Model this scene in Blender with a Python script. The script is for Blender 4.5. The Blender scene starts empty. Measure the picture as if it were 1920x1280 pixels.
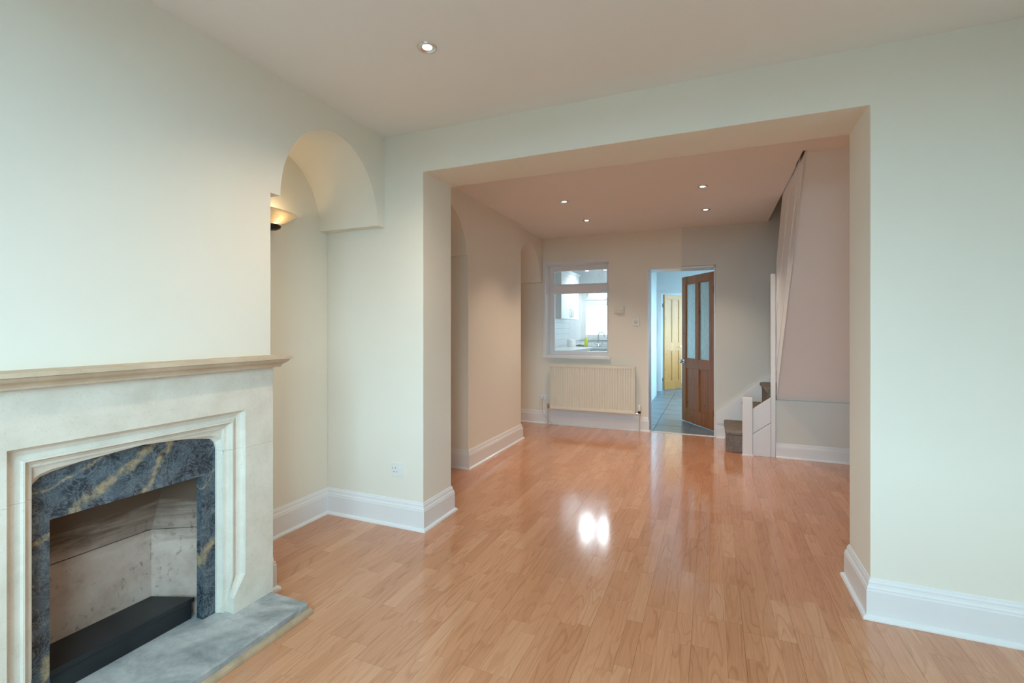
import bpy, bmesh, math, random
from mathutils import Vector, Matrix
random.seed(7)
PI = math.pi
scene = bpy.context.scene
COL = scene.collection

# ------------------------------------------------------------------ camera
FPX, YAW, HORIZON, EYE = 894.5, 0.3985, 615.4, 1.26
cam_data = bpy.data.cameras.new('camera')
cam_data.sensor_width = 36.0
cam_data.lens = 36.0 * FPX / 1920.0
cam_data.shift_y = -(640.0 - HORIZON) / 1920.0
cam_data.clip_start = 0.02
cam = bpy.data.objects.new('camera', cam_data)
COL.objects.link(cam)
cam.location = (0, 0, EYE)
cam.rotation_euler = (PI / 2, 0, YAW)
scene.camera = cam

# ------------------------------------------------------------------ sky, daylight, exposure
world = bpy.data.worlds.new('overcast_sky')
scene.world = world
world.use_nodes = True
bg = world.node_tree.nodes['Background']
bg.inputs['Color'].default_value = (0.51, 0.83, 1.0, 1)
bg.inputs['Strength'].default_value = 14.5
scene.view_settings.view_transform = 'Standard'
scene.view_settings.look = 'None'
scene.view_settings.gamma = 1.0
scene.view_settings.use_curve_mapping = False
scene.view_settings.exposure = 0.2
scene.cycles.max_bounces = 7
scene.cycles.diffuse_bounces = 5
scene.cycles.transparent_max_bounces = 10
scene.cycles.sample_clamp_indirect = 6.0
scene.cycles.adaptive_threshold = 0.05
scene.cycles.caustics_reflective = False
scene.cycles.caustics_refractive = False


def portal(loc, rot, sx, sy):
    l = bpy.data.lights.new('window_daylight', 'AREA')
    l.shape = 'RECTANGLE'
    l.size, l.size_y = sx, sy
    l.cycles.is_portal = True
    o = bpy.data.objects.new('window_daylight', l)
    COL.objects.link(o)
    o.location = loc
    o.rotation_euler = rot
    return o


# main measurements (metres)
Y1, Y1B = 2.529, 2.876            # the wide opening between the two rooms
XL, XR, ZH = -1.667, 0.6345, 2.2365
ZC, ZC2 = 2.492, 2.449            # ceilings
XB, XA, XB2 = -1.96, -2.4385, -2.019
YB0, YB1 = 0.50, 1.663            # front chimney breast
YR0, YR1 = 3.79, 5.06             # rear chimney breast
Y2, Y2B = 6.016, 6.300            # rear wall
XS = 0.567                        # stair side
Y3 = 5.31
XW = 1.35                         # right wall
YF = -0.45                        # front wall
KY, KZ = 9.10, 2.40               # kitchen end wall, ceiling
LX = -0.98

FW = (-1.30, 0.34, 0.55, 2.32)    # front window x0 x1 z0 z1
KW = (-2.37, -1.15, 1.06, 2.06)   # kitchen window
LW = (7.50, 9.30, 0.95, 2.10)     # added unseen window to light the lobby, y0 y1 z0 z1
BW = (10.30, 11.50, 0.80, 2.15)   # added unseen window to light the far room
portal(((FW[0] + FW[1]) / 2, YF - 0.16, (FW[2] + FW[3]) / 2), (PI / 2, 0, 0), FW[1] - FW[0], FW[3] - FW[2])
portal(((KW[0] + KW[1]) / 2, KY + 0.28, (KW[2] + KW[3]) / 2), (-PI / 2, 0, 0), KW[1] - KW[0], KW[3] - KW[2])
portal((1.02, (LW[0] + LW[1]) / 2, (LW[2] + LW[3]) / 2), (0, PI / 2, 0), LW[3] - LW[2], LW[1] - LW[0])


portal((1.02, (BW[0] + BW[1]) / 2, (BW[2] + BW[3]) / 2), (0, PI / 2, 0), BW[3] - BW[2], BW[1] - BW[0])

# ------------------------------------------------------------------ materials
def srgb(r, g, b):
    f = lambda c: (c / 12.92) if c <= 0.04045 else ((c + 0.055) / 1.055) ** 2.4
    return (f(r / 255), f(g / 255), f(b / 255), 1)


class Nodes:
    def __init__(s, name):
        s.m = bpy.data.materials.new(name)
        s.m.use_nodes = True
        s.t = s.m.node_tree
        s.b = s.t.nodes['Principled BSDF']
        s.out = s.t.nodes['Material Output']

    def n(s, typ, **kw):
        nd = s.t.nodes.new(typ)
        for k, v in kw.items():
            if k in nd.inputs.keys():
                s.put(nd, k, v)
            else:
                setattr(nd, k, v)
        return nd

    def put(s, nd, k, v):
        if isinstance(v, bpy.types.NodeSocket):
            s.t.links.new(v, nd.inputs[k])
        else:
            nd.inputs[k].default_value = v

    def math(s, op, a, b=None, c=None):
        nd = s.t.nodes.new('ShaderNodeMath')
        nd.operation = op
        for i, v in enumerate((a, b, c)):
            if v is not None:
                s.put(nd, i, v)
        return nd.outputs[0]

    def vmath(s, op, a, b):
        nd = s.t.nodes.new('ShaderNodeVectorMath')
        nd.operation = op
        s.put(nd, 0, a)
        s.put(nd, 1, b)
        return nd.outputs[0]

    def pos(s):
        return s.t.nodes.new('ShaderNodeNewGeometry').outputs['Position']

    def obj(s):
        return s.t.nodes.new('ShaderNodeTexCoord').outputs['Object']

    def noise(s, vec, scale, detail=3, rough=0.5, dist=0.0):
        nd = s.t.nodes.new('ShaderNodeTexNoise')
        s.put(nd, 'Vector', vec)
        nd.inputs['Scale'].default_value = scale
        nd.inputs['Detail'].default_value = detail
        nd.inputs['Roughness'].default_value = rough
        nd.inputs['Distortion'].default_value = dist
        return nd.outputs['Fac']

    def ramp(s, fac, stops, interp='LINEAR'):
        nd = s.t.nodes.new('ShaderNodeValToRGB')
        nd.color_ramp.interpolation = interp
        el = nd.color_ramp.elements
        while len(el) < len(stops):
            el.new(0.5)
        for e, (p, c) in zip(el, stops):
            e.position = p
            e.color = c if len(c) == 4 else (*c, 1)
        s.put(nd, 0, fac)
        return nd.outputs[0]

    def mix(s, fac, a, b, blend='MIX'):
        nd = s.t.nodes.new('ShaderNodeMix')
        nd.data_type = 'RGBA'
        nd.blend_type = blend
        s.put(nd, 0, fac)
        s.put(nd, 6, a)
        s.put(nd, 7, b)
        return nd.outputs[2]

    def bump(s, h, strength=0.2, dist=0.002):
        nd = s.t.nodes.new('ShaderNodeBump')
        nd.inputs['Strength'].default_value = strength
        nd.inputs['Distance'].default_value = dist
        s.put(nd, 'Height', h)
        s.t.links.new(nd.outputs[0], s.b.inputs['Normal'])

    def set(s, **kw):
        for k, v in kw.items():
            s.put(s.b, k, v)
        return s.m


def v4(c):
    return c if len(c) == 4 else (*c, 1)


def plain(name, col, rough=0.5, metal=0.0, var=0.04, scale=6.0, bump=0.0, **kw):
    N = Nodes(name)
    c = v4(col)
    d = tuple(max(0, x * (1 - var)) for x in c[:3]) + (1,)
    e = tuple(min(1, x * (1 + var)) for x in c[:3]) + (1,)
    f = N.noise(N.pos(), scale, 4)
    N.set(**{'Base Color': N.ramp(f, [(0.3, d), (0.7, e)]), 'Roughness': rough, 'Metallic': metal, **kw})
    if bump:
        N.bump(N.noise(N.pos(), scale * 30, 3), bump, 0.001)
    return N.m


M = {}
M['wall'] = plain('cream_wall_paint', (0.85, 0.81, 0.715), 0.75, var=0.015, scale=1.6, bump=0.05)
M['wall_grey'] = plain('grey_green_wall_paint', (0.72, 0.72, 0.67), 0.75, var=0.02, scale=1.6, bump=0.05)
M['ceil'] = plain('white_ceiling_paint', (0.88, 0.85, 0.82), 0.85, var=0.012, scale=1.4)
M['soffit'] = plain('stair_soffit_paint', (0.80, 0.755, 0.71), 0.8, var=0.012, scale=1.4)
M['gloss'] = plain('white_gloss_paint', (0.84, 0.84, 0.85), 0.28, var=0.015, scale=3)
M['white'] = plain('white_plastic', (0.82, 0.82, 0.80), 0.35, var=0.01)
M['ivory'] = plain('ivory_plastic', (0.74, 0.70, 0.58), 0.4, var=0.01)
M['rad'] = plain('cream_radiator_enamel', (0.80, 0.755, 0.64), 0.35, var=0.012)
M['pipe'] = plain('painted_pipe', (0.62, 0.56, 0.48), 0.45, var=0.03)
M['brass'] = plain('tarnished_brass', (0.42, 0.33, 0.20), 0.35, metal=0.9)
M['black'] = plain('black_plastic', (0.012, 0.012, 0.013), 0.4)
M['chrome'] = plain('brushed_chrome', (0.72, 0.72, 0.72), 0.22, metal=1.0)
M['dark_metal'] = plain('dark_bronze_metal', (0.025, 0.022, 0.018), 0.4, metal=0.7)
M['kwall'] = plain('cool_white_kitchen_paint', (0.88, 0.90, 0.91), 0.7, var=0.01)
M['kcab'] = plain('pale_cabinet_lacquer', (0.80, 0.82, 0.81), 0.4, var=0.01)
M['worktop'] = plain('pale_worktop_laminate', (0.70, 0.70, 0.68), 0.3, var=0.08, scale=90)
M['steel'] = plain('stainless_steel', (0.55, 0.56, 0.57), 0.25, metal=1.0)
M['yellow'] = plain('yellow_green_plastic', (0.62, 0.70, 0.05), 0.3, var=0.02)
M['green'] = plain('dark_green_sponge', (0.05, 0.16, 0.10), 0.9, var=0.3, scale=60)
M['dark'] = plain('dark_hole', (0.02, 0.02, 0.02), 0.7)
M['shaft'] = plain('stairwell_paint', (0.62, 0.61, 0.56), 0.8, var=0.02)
M['ground'] = plain('outdoor_paving', (0.14, 0.14, 0.135), 0.9, var=0.1)  # unseen ground, darkened so less light reaches the upper walls
M['wood_strip'] = plain('pale_timber_beading', (0.42, 0.30, 0.19), 0.5, var=0.2, scale=14)
M['subfloor'] = plain('dark_floor_joint', (0.10, 0.055, 0.03), 0.8)


def emit(name, col, strength):
    N = Nodes(name)
    e = N.n('ShaderNodeEmission')
    e.inputs[0].default_value = v4(col)
    e.inputs[1].default_value = strength
    N.t.links.new(e.outputs[0], N.out.inputs[0])
    return N.m


M['lamp'] = emit('lit_lamp', (1.0, 0.90, 0.76), 9)
M['lamp_cool'] = emit('lit_spot_lamp', (0.95, 0.97, 1.0), 40)


def thin_glass(name, tint=(0.97, 0.99, 1.0), refl=0.06):
    N = Nodes(name)
    tr = N.n('ShaderNodeBsdfTransparent')
    tr.inputs[0].default_value = v4(tint)
    gl = N.n('ShaderNodeBsdfGlossy')
    gl.inputs['Roughness'].default_value = 0.02
    mx = N.n('ShaderNodeMixShader')
    mx.inputs[0].default_value = refl
    N.t.links.new(tr.outputs[0], mx.inputs[1])
    N.t.links.new(gl.outputs[0], mx.inputs[2])
    N.t.links.new(mx.outputs[0], N.out.inputs[0])
    return N.m


M['glass'] = thin_glass('clear_window_glass')


def etched():
    # obscured glass: translucent frosting with a clearer scrolling pattern
    N = Nodes('etched_obscure_glass')
    o = N.obj()
    w = N.n('ShaderNodeTexWave', Vector=o)
    w.bands_direction = 'X'
    w.inputs['Scale'].default_value = 9
    w.inputs['Distortion'].default_value = 9
    w.inputs['Detail'].default_value = 1.5
    w.inputs['Detail Scale'].default_value = 1.2
    f = N.ramp(w.outputs['Fac'], [(0.35, (0, 0, 0)), (0.6, (1, 1, 1))])
    tl = N.n('ShaderNodeBsdfTranslucent')
    tl.inputs[0].default_value = (0.66, 0.68, 0.66, 1)
    df = N.n('ShaderNodeBsdfDiffuse')
    df.inputs[0].default_value = (0.66, 0.70, 0.68, 1)
    tr = N.n('ShaderNodeBsdfTransparent')
    tr.inputs[0].default_value = (0.80, 0.82, 0.80, 1)
    m1 = N.n('ShaderNodeMixShader')
    m1.inputs[0].default_value = 0.35
    N.t.links.new(tl.outputs[0], m1.inputs[1])
    N.t.links.new(df.outputs[0], m1.inputs[2])
    m2 = N.n('ShaderNodeMixShader')
    fac = N.math('MULTIPLY_ADD', f, 0.22, 0.16)
    N.t.links.new(fac, m2.inputs[0])
    N.t.links.new(m1.outputs[0], m2.inputs[1])
    N.t.links.new(tr.outputs[0], m2.inputs[2])
    N.t.links.new(m2.outputs[0], N.out.inputs[0])
    return N.m


M['etched'] = etched()


def laminate():
    N = Nodes('beech_laminate')
    oi = N.n('ShaderNodeObjectInfo')
    at = N.n('ShaderNodeAttribute')
    at.attribute_name = 'pid'
    r = N.math('FRACT', N.math('ADD', oi.outputs['Random'], at.outputs['Fac']))
    r2 = N.math('FRACT', N.math('MULTIPLY', r, 17.31))
    r3 = N.math('FRACT', N.math('MULTIPLY', r, 71.7))
    off = N.n('ShaderNodeCombineXYZ')
    N.put(off, 0, N.math('MULTIPLY', r, 37.0))
    N.put(off, 1, N.math('MULTIPLY', r2, 53.0))
    N.put(off, 2, N.math('MULTIPLY', r3, 11.0))
    p = N.vmath('ADD', N.pos(), off.outputs[0])
    pg = N.vmath('MULTIPLY', p, (13.0, 1.9, 1.0))
    base = N.noise(pg, 1.0, 1.5, 0.4, 0.15)
    rings = N.math('FRACT', N.math('MULTIPLY', base, 8.5))
    ring = N.ramp(rings, [(0.0, (0, 0, 0)), (0.6, (0.15, 0.15, 0.15)), (0.86, (1, 1, 1)), (0.94, (0.6, 0.6, 0.6)), (1.0, (0.0, 0.0, 0.0))])
    streak = N.noise(N.vmath('MULTIPLY', p, (210.0, 5.0, 1.0)), 1.0, 3, 0.6)
    pores = N.noise(N.vmath('MULTIPLY', p, (420.0, 26.0, 1.0)), 1.0, 2, 0.5)
    tone = N.ramp(r2, [(0.0, (0.565, 0.258, 0.132)), (0.4, (0.605, 0.285, 0.150)), (0.75, (0.635, 0.308, 0.167)), (1.0, (0.675, 0.350, 0.200))])
    dark = N.mix(1.0, tone, (0.74, 0.62, 0.52, 1), 'MULTIPLY')
    amt = N.math('MULTIPLY', ring, N.math('MULTIPLY_ADD', r3, 0.45, 0.2))
    c = N.mix(amt, tone, dark)
    st = N.ramp(streak, [(0.3, (0.90, 0.88, 0.86)), (0.7, (1.05, 1.05, 1.05))])
    c = N.mix(1.0, c, st, 'MULTIPLY')
    po = N.ramp(pores, [(0.62, (1, 1, 1)), (0.74, (0.84, 0.78, 0.72))])
    c = N.mix(0.7, c, po, 'MULTIPLY')
    ro = N.math('MULTIPLY_ADD', N.noise(N.pos(), 2.2, 4), 0.07, 0.10)
    N.set(**{'Base Color': c, 'Roughness': ro, 'IOR': 1.5, 'Coat Weight': 0.5, 'Coat Roughness': 0.11})
    N.bump(N.noise(N.pos(), 5.0, 2), 0.06, 0.004)
    return N.m


M['laminate'] = laminate()


def pine(name, light, dark, knots=True):
    N = Nodes(name)
    o = N.pos()
    n1 = N.noise(N.vmath('MULTIPLY', N.obj(), (38.0, 38.0, 1.7)), 1.0, 3, 0.55, 0.6)
    c = N.ramp(n1, [(0.28, dark), (0.5, tuple((a + b) / 2 for a, b in zip(light, dark))), (0.72, light)])
    if knots:
        vo = N.n('ShaderNodeTexVoronoi', Vector=N.vmath('MULTIPLY', N.obj(), (10.0, 10.0, 5.5)))
        vo.inputs['Scale'].default_value = 1.0
        k = N.ramp(vo.outputs['Distance'], [(0.05, (1, 1, 1)), (0.13, (0, 0, 0))])
        c = N.mix(k, c, tuple(x * 0.25 for x in dark[:3]) + (1,))
    N.set(**{'Base Color': c, 'Roughness': 0.42})
    return N.m


M['pine'] = pine('stained_pine', (0.47, 0.155, 0.028), (0.26, 0.072, 0.011))
M['pine2'] = pine('light_pine', (0.60, 0.29, 0.085), (0.44, 0.185, 0.045))


def stone(name, light, dark, sc=9.0, speck=0.5, rough=0.8):
    N = Nodes(name)
    n1 = N.noise(N.pos(), sc, 6, 0.6)
    c = N.ramp(n1, [(0.3, dark), (0.65, light)])
    n2 = N.noise(N.pos(), sc * 14, 3, 0.6)
    k = N.ramp(n2, [(0.58, (1, 1, 1)), (0.70, (0.80, 0.77, 0.72))])
    c = N.mix(speck, c, k, 'MULTIPLY')
    N.set(**{'Base Color': c, 'Roughness': rough})
    N.bump(n2, 0.12, 0.002)
    return N.m


M['limestone'] = stone('pale_limestone', (0.77, 0.70, 0.60), (0.66, 0.585, 0.485))
M['shelfstone'] = stone('buff_shelf_stone', (0.66, 0.52, 0.38), (0.54, 0.40, 0.27), 7.0, 0.4)


def hearthstone():
    N = Nodes('grey_hearth_stone')
    n1 = N.noise(N.pos(), 4.5, 6, 0.62, 0.8)
    c = N.ramp(n1, [(0.30, (0.20, 0.215, 0.215)), (0.48, (0.36, 0.375, 0.37)), (0.62, (0.52, 0.52, 0.505)), (0.8, (0.62, 0.61, 0.59))])
    n2 = N.noise(N.pos(), 60, 3, 0.6)
    k = N.ramp(n2, [(0.35, (0.86, 0.86, 0.86)), (0.6, (1, 1, 1))])
    N.set(**{'Base Color': N.mix(0.8, c, k, 'MULTIPLY'), 'Roughness': 0.62})
    N.bump(n2, 0.2, 0.002)
    return N.m


M['hearth'] = hearthstone()


def marble():
    N = Nodes('blue_grey_veined_marble')
    p = N.pos()
    n1 = N.noise(p, 11.0, 9, 0.72, 1.0)
    c = N.ramp(n1, [(0.30, (0.006, 0.009, 0.013)), (0.45, (0.030, 0.042, 0.055)), (0.55, (0.085, 0.112, 0.135)), (0.66, (0.040, 0.050, 0.058)), (0.80, (0.30, 0.32, 0.33))])
    fine = N.noise(p, 20.0, 8, 0.72, 1.4)
    fv = N.ramp(fine, [(0.475, (0, 0, 0)), (0.5, (1, 1, 1)), (0.525, (0, 0, 0))])
    c = N.mix(N.math('MULTIPLY', fv, 0.42), c, (0.34, 0.37, 0.38, 1))
    # golden veins: wandering diagonal bands through the slabs
    sep = N.n('ShaderNodeSeparateXYZ', Vector=p)
    wob = N.math('MULTIPLY_ADD', N.noise(p, 11.0, 5, 0.6), 0.11, -0.055)
    brk = N.ramp(N.noise(p, 38.0, 5, 0.65), [(0.36, (0.05, 0.05, 0.05)), (0.58, (1, 1, 1))])
    for (y, z, ang, w) in ((1.06, 0.765, 0.60, 0.021), (1.350, 0.330, 0.90, 0.018), (0.810, 0.165, 1.02, 0.020), (0.80, 0.735, 0.45, 0.006), (1.33, 0.60, 0.7, 0.006)):
        ny, nz = -math.sin(ang), math.cos(ang)
        d = N.math('ADD', N.math('MULTIPLY_ADD', sep.outputs['Y'], ny, -(y * ny + z * nz)), N.math('MULTIPLY', sep.outputs['Z'], nz))
        d = N.math('ABSOLUTE', N.math('ADD', d, wob))
        band = N.ramp(N.math('DIVIDE', d, w), [(0.25, (1, 1, 1)), (1.0, (0, 0, 0))])
        c = N.mix(N.math('MULTIPLY', N.math('MULTIPLY', band, brk), 0.75), c, (0.46, 0.335, 0.18, 1))
    N.set(**{'Base Color': c, 'Roughness': 0.24})
    return N.m


M['marble'] = marble()


def fireclay():
    N = Nodes('sooty_fireclay')
    p = N.pos()
    sep = N.n('ShaderNodeSeparateXYZ', Vector=p)
    z = sep.outputs['Z']
    n1 = N.noise(p, 7.0, 5, 0.6)
    c = N.ramp(n1, [(0.3, (0.40, 0.28, 0.215)), (0.6, (0.57, 0.435, 0.36))])
    # soot: old deposit thick above the throat, flecks lower down
    streak = N.noise(N.vmath('MULTIPLY', p, (3.0, 3.0, 20.0)), 1.0, 5, 0.65, 0.5)
    hz = N.math('ADD', z, N.math('MULTIPLY_ADD', streak, 0.30, -0.15))
    soot = N.ramp(hz, [(0.36, (0, 0, 0)), (0.44, (0.45, 0.45, 0.45)), (0.53, (0.97, 0.97, 0.97))])
    c = N.mix(soot, c, (0.095, 0.055, 0.030, 1))
    fl = N.noise(N.vmath('MULTIPLY', p, (40.0, 48.0, 30.0)), 1.0, 4, 0.65)
    patch = N.ramp(N.noise(p, 8.0, 2), [(0.42, (0, 0, 0)), (0.6, (1, 1, 1))])
    fleck = N.math('MULTIPLY', N.ramp(fl, [(0.56, (0, 0, 0)), (0.70, (0.8, 0.8, 0.8))]), patch)
    c = N.mix(fleck, c, (0.10, 0.065, 0.05, 1))
    N.set(**{'Base Color': c, 'Roughness': 0.9})
    N.bump(n1, 0.3, 0.004)
    return N.m


M['fireclay'] = fireclay()
M['slate'] = plain('black_slate', (0.014, 0.017, 0.020), 0.38, var=0.35, scale=9)


def carpet():
    N = Nodes('brown_grey_carpet')
    n1 = N.noise(N.pos(), 170, 3, 0.7)
    n2 = N.noise(N.pos(), 14, 3, 0.6)
    c = N.ramp(n1, [(0.3, (0.13, 0.105, 0.09)), (0.7, (0.42, 0.37, 0.335))])
    k = N.ramp(n2, [(0.3, (0.8, 0.8, 0.8)), (0.7, (1.05, 1.05, 1.05))])
    N.set(**{'Base Color': N.mix(1.0, c, k, 'MULTIPLY'), 'Roughness': 1.0, 'Specular IOR Level': 0.1})
    N.bump(n1, 0.8, 0.006)
    return N.m


M['carpet'] = carpet()


def lobbytile():
    N = Nodes('slate_blue_floor_tile')
    n1 = N.noise(N.pos(), 5.0, 5, 0.6, 0.4)
    c = N.ramp(n1, [(0.3, (0.13, 0.165, 0.195)), (0.7, (0.20, 0.24, 0.27))])
    N.set(**{'Base Color': c, 'Roughness': 0.3})
    return N.m


M['ltile'] = lobbytile()
M['grout'] = plain('grey_grout', (0.36, 0.38, 0.39), 0.8)


def walltile():
    N = Nodes('white_wall_tiles')
    tc = N.n('ShaderNodeTexCoord')
    br = N.n('ShaderNodeTexBrick', Vector=tc.outputs['UV'])
    br.offset = 0.0
    br.inputs['Color1'].default_value = (0.82, 0.85, 0.86, 1)
    br.inputs['Color2'].default_value = (0.80, 0.83, 0.84, 1)
    br.inputs['Mortar'].default_value = (0.50, 0.55, 0.57, 1)
    br.inputs['Scale'].default_value = 1.0
    br.inputs['Mortar Size'].default_value = 0.03
    br.inputs['Brick Width'].default_value = 1.0
    br.inputs['Row Height'].default_value = 1.0
    N.set(**{'Base Color': br.outputs['Color'], 'Roughness': 0.15})
    return N.m


M['wtile'] = walltile()


def shade_glass():
    N = Nodes('frosted_uplighter_glass')
    N.set(**{'Base Color': (0.80, 0.77, 0.66, 1), 'Roughness': 0.35})
    tl = N.n('ShaderNodeBsdfTranslucent')
    tl.inputs[0].default_value = (0.9, 0.80, 0.62, 1)
    mx = N.n('ShaderNodeMixShader')
    mx.inputs[0].default_value = 0.45
    N.t.links.new(N.b.outputs[0], mx.inputs[1])
    N.t.links.new(tl.outputs[0], mx.inputs[2])
    N.t.links.new(mx.outputs[0], N.out.inputs[0])
    return N.m


M['shade'] = shade_glass()


# ------------------------------------------------------------------ mesh helpers
class MB:
    def __init__(s):
        s.v, s.f, s.sm = [], [], []

    def add(s, vs, fs, smooth=False):
        o = len(s.v)
        s.v += [tuple(map(float, v)) for v in vs]
        s.f += [tuple(i + o for i in f) for f in fs]
        s.sm += [smooth] * len(fs)
        return s

    def box(s, x0, x1, y0, y1, z0, z1):
        vs = [(x, y, z) for z in (z0, z1) for y in (y0, y1) for x in (x0, x1)]
        return s.add(vs, [(0, 2, 3, 1), (4, 5, 7, 6), (0, 1, 5, 4), (2, 6, 7, 3), (0, 4, 6, 2), (1, 3, 7, 5)])

    def prism(s, poly, axis, lo, hi):
        """poly: 2D points in the other two axes (order x,y,z without `axis`)"""
        def mk(p, t):
            q = list(p)
            q.insert(axis, t)
            return tuple(q)
        n = len(poly)
        vs = [mk(p, lo) for p in poly] + [mk(p, hi) for p in poly]
        fs = [tuple(range(n))[::-1], tuple(range(n, 2 * n))] + [(i, (i + 1) % n, n + (i + 1) % n, n + i) for i in range(n)]
        return s.add(vs, fs)

    def tube(s, pts, r, seg=10, caps=True):
        pts = [Vector(p) for p in pts]
        rs = r if isinstance(r, (list, tuple)) else [r] * len(pts)
        rings = []
        up = None
        for i, p in enumerate(pts):
            d = (pts[min(i + 1, len(pts) - 1)] - pts[max(i - 1, 0)]).normalized()
            a = Vector((0, 0, 1)) if abs(d.z) < 0.9 else Vector((1, 0, 0))
            if up is not None:
                a = up
            e1 = (a - d * a.dot(d)).normalized()
            up = e1
            e2 = d.cross(e1)
            rings.append([p + (e1 * math.cos(t) + e2 * math.sin(t)) * rs[i] for t in [2 * PI * k / seg for k in range(seg)]])
        vs = [tuple(q) for R in rings for q in R]
        fs = []
        for i in range(len(rings) - 1):
            for k in range(seg):
                a, b = i * seg + k, i * seg + (k + 1) % seg
                fs.append((a, b, b + seg, a + seg))
        s.add(vs, fs, True)
        if caps:
            s.add([tuple(q) for q in rings[0]], [tuple(range(seg))[::-1]])
            s.add([tuple(q) for q in rings[-1]], [tuple(range(seg))])
        return s

    def lathe(s, prof, c=(0, 0, 0), seg=28, axis=2, smooth=True):
        """prof: (radius, height) along `axis`"""
        vs, fs = [], []
        for (r, h) in prof:
            for k in range(seg):
                t = 2 * PI * k / seg
                p = [r * math.cos(t), r * math.sin(t)]
                p.insert(axis, h)
                vs.append((p[0] + c[0], p[1] + c[1], p[2] + c[2]))
        for i in range(len(prof) - 1):
            for k in range(seg):
                a, b = i * seg + k, i * seg + (k + 1) % seg
                fs.append((a, b, b + seg, a + seg))
        return s.add(vs, fs, smooth)

    def build(s, name, mat, parent=None, world=True, bevel=0.0, uv=None, seg=2):
        off = Vector((0, 0, 0))
        if parent is not None and world:
            off = WLOC[parent.name]
        me = bpy.data.meshes.new(name)
        me.from_pydata([tuple(Vector(v) - off) for v in s.v], [], s.f)
        for p, k in zip(me.polygons, s.sm):
            p.use_smooth = k
        bm = bmesh.new()
        bm.from_mesh(me)
        bmesh.ops.recalc_face_normals(bm, faces=bm.faces)
        bm.to_mesh(me)
        bm.free()
        if uv:
            L = me.uv_layers.new(name='UVMap')
            for lp in me.loops:
                co = me.vertices[lp.vertex_index].co + off
                L.data[lp.index].uv = uv(co)
        me.materials.append(M[mat] if isinstance(mat, str) else mat)
        o = bpy.data.objects.new(name, me)
        COL.objects.link(o)
        WLOC[o.name] = off.copy()
        if parent is not None:
            o.parent = parent
        if bevel:
            b = o.modifiers.new('bevel', 'BEVEL')
            b.width = bevel
            b.segments = seg
            b.limit_method = 'ANGLE'
            b.angle_limit = 0.6
        return o


WLOC = {}


def tag(o, label, cat, group=None, kind=None):
    o['label'] = label
    o['category'] = cat
    if group:
        o['group'] = group
    if kind:
        o['kind'] = kind
    return o


def thing(name, label, cat, loc, rz=0.0, group=None, kind=None):
    o = bpy.data.objects.new(name, None)
    COL.objects.link(o)
    o.empty_display_size = 0.1
    o.location = loc
    o.rotation_euler = (0, 0, rz)
    WLOC[o.name] = Vector(loc)
    return tag(o, label, cat, group, kind)


def struct(name, mb, mat, label, cat, bevel=0.0, **kw):
    o = mb.build(name, mat, bevel=bevel, **kw)
    return tag(o, label, cat, kind='structure')


def holed(mb, axis, lo, hi, rng, holes):
    """wall slab lo..hi along `axis`; rng=(a0,a1,z0,z1); holes same format"""
    A = sorted({rng[0], rng[1], *[h[0] for h in holes], *[h[1] for h in holes]})
    Z = sorted({rng[2], rng[3], *[h[2] for h in holes], *[h[3] for h in holes]})
    A = [a for a in A if rng[0] <= a <= rng[1]]
    Z = [z for z in Z if rng[2] <= z <= rng[3]]

    def solid(i, j):
        if not (0 <= i < len(A) - 1 and 0 <= j < len(Z) - 1):
            return False
        a, z = (A[i] + A[i + 1]) / 2, (Z[j] + Z[j + 1]) / 2
        return not any(h[0] < a < h[1] and h[2] < z < h[3] for h in holes)

    def P(a, t, z):
        return (a, t, z) if axis == 1 else (t, a, z)
    for i in range(len(A) - 1):
        for j in range(len(Z) - 1):
            if not solid(i, j):
                continue
            a0, a1, z0, z1 = A[i], A[i + 1], Z[j], Z[j + 1]
            for t in (lo, hi):
                mb.add([P(a0, t, z0), P(a1, t, z0), P(a1, t, z1), P(a0, t, z1)], [(0, 1, 2, 3)])
            if not solid(i - 1, j):
                mb.add([P(a0, lo, z0), P(a0, hi, z0), P(a0, hi, z1), P(a0, lo, z1)], [(0, 1, 2, 3)])
            if not solid(i + 1, j):
                mb.add([P(a1, lo, z0), P(a1, hi, z0), P(a1, hi, z1), P(a1, lo, z1)], [(0, 1, 2, 3)])
            if not solid(i, j - 1):
                mb.add([P(a0, lo, z0), P(a1, lo, z0), P(a1, hi, z0), P(a0, hi, z0)], [(0, 1, 2, 3)])
            if not solid(i, j + 1):
                mb.add([P(a0, lo, z1), P(a1, lo, z1), P(a1, hi, z1), P(a0, hi, z1)], [(0, 1, 2, 3)])
    return mb


# ------------------------------------------------------------------ floor of laminate staves
sub = MB().box(XA - 0.2, XW + 0.15, YF - 0.15, Y2 + 0.05, -0.12, -0.0085)
floor = struct('floor', sub, 'subfloor', 'glossy beech laminate floor running through both rooms', 'floor')
CY, SY = math.cos(YAW), math.sin(YAW)


def project(x, y, z):
    F = -x * SY + y * CY
    R = x * CY + y * SY
    return (960 + FPX * R / F, HORIZON - FPX * (z - EYE) / F, F) if F > 0.05 else (9e9, 9e9, F)


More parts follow.
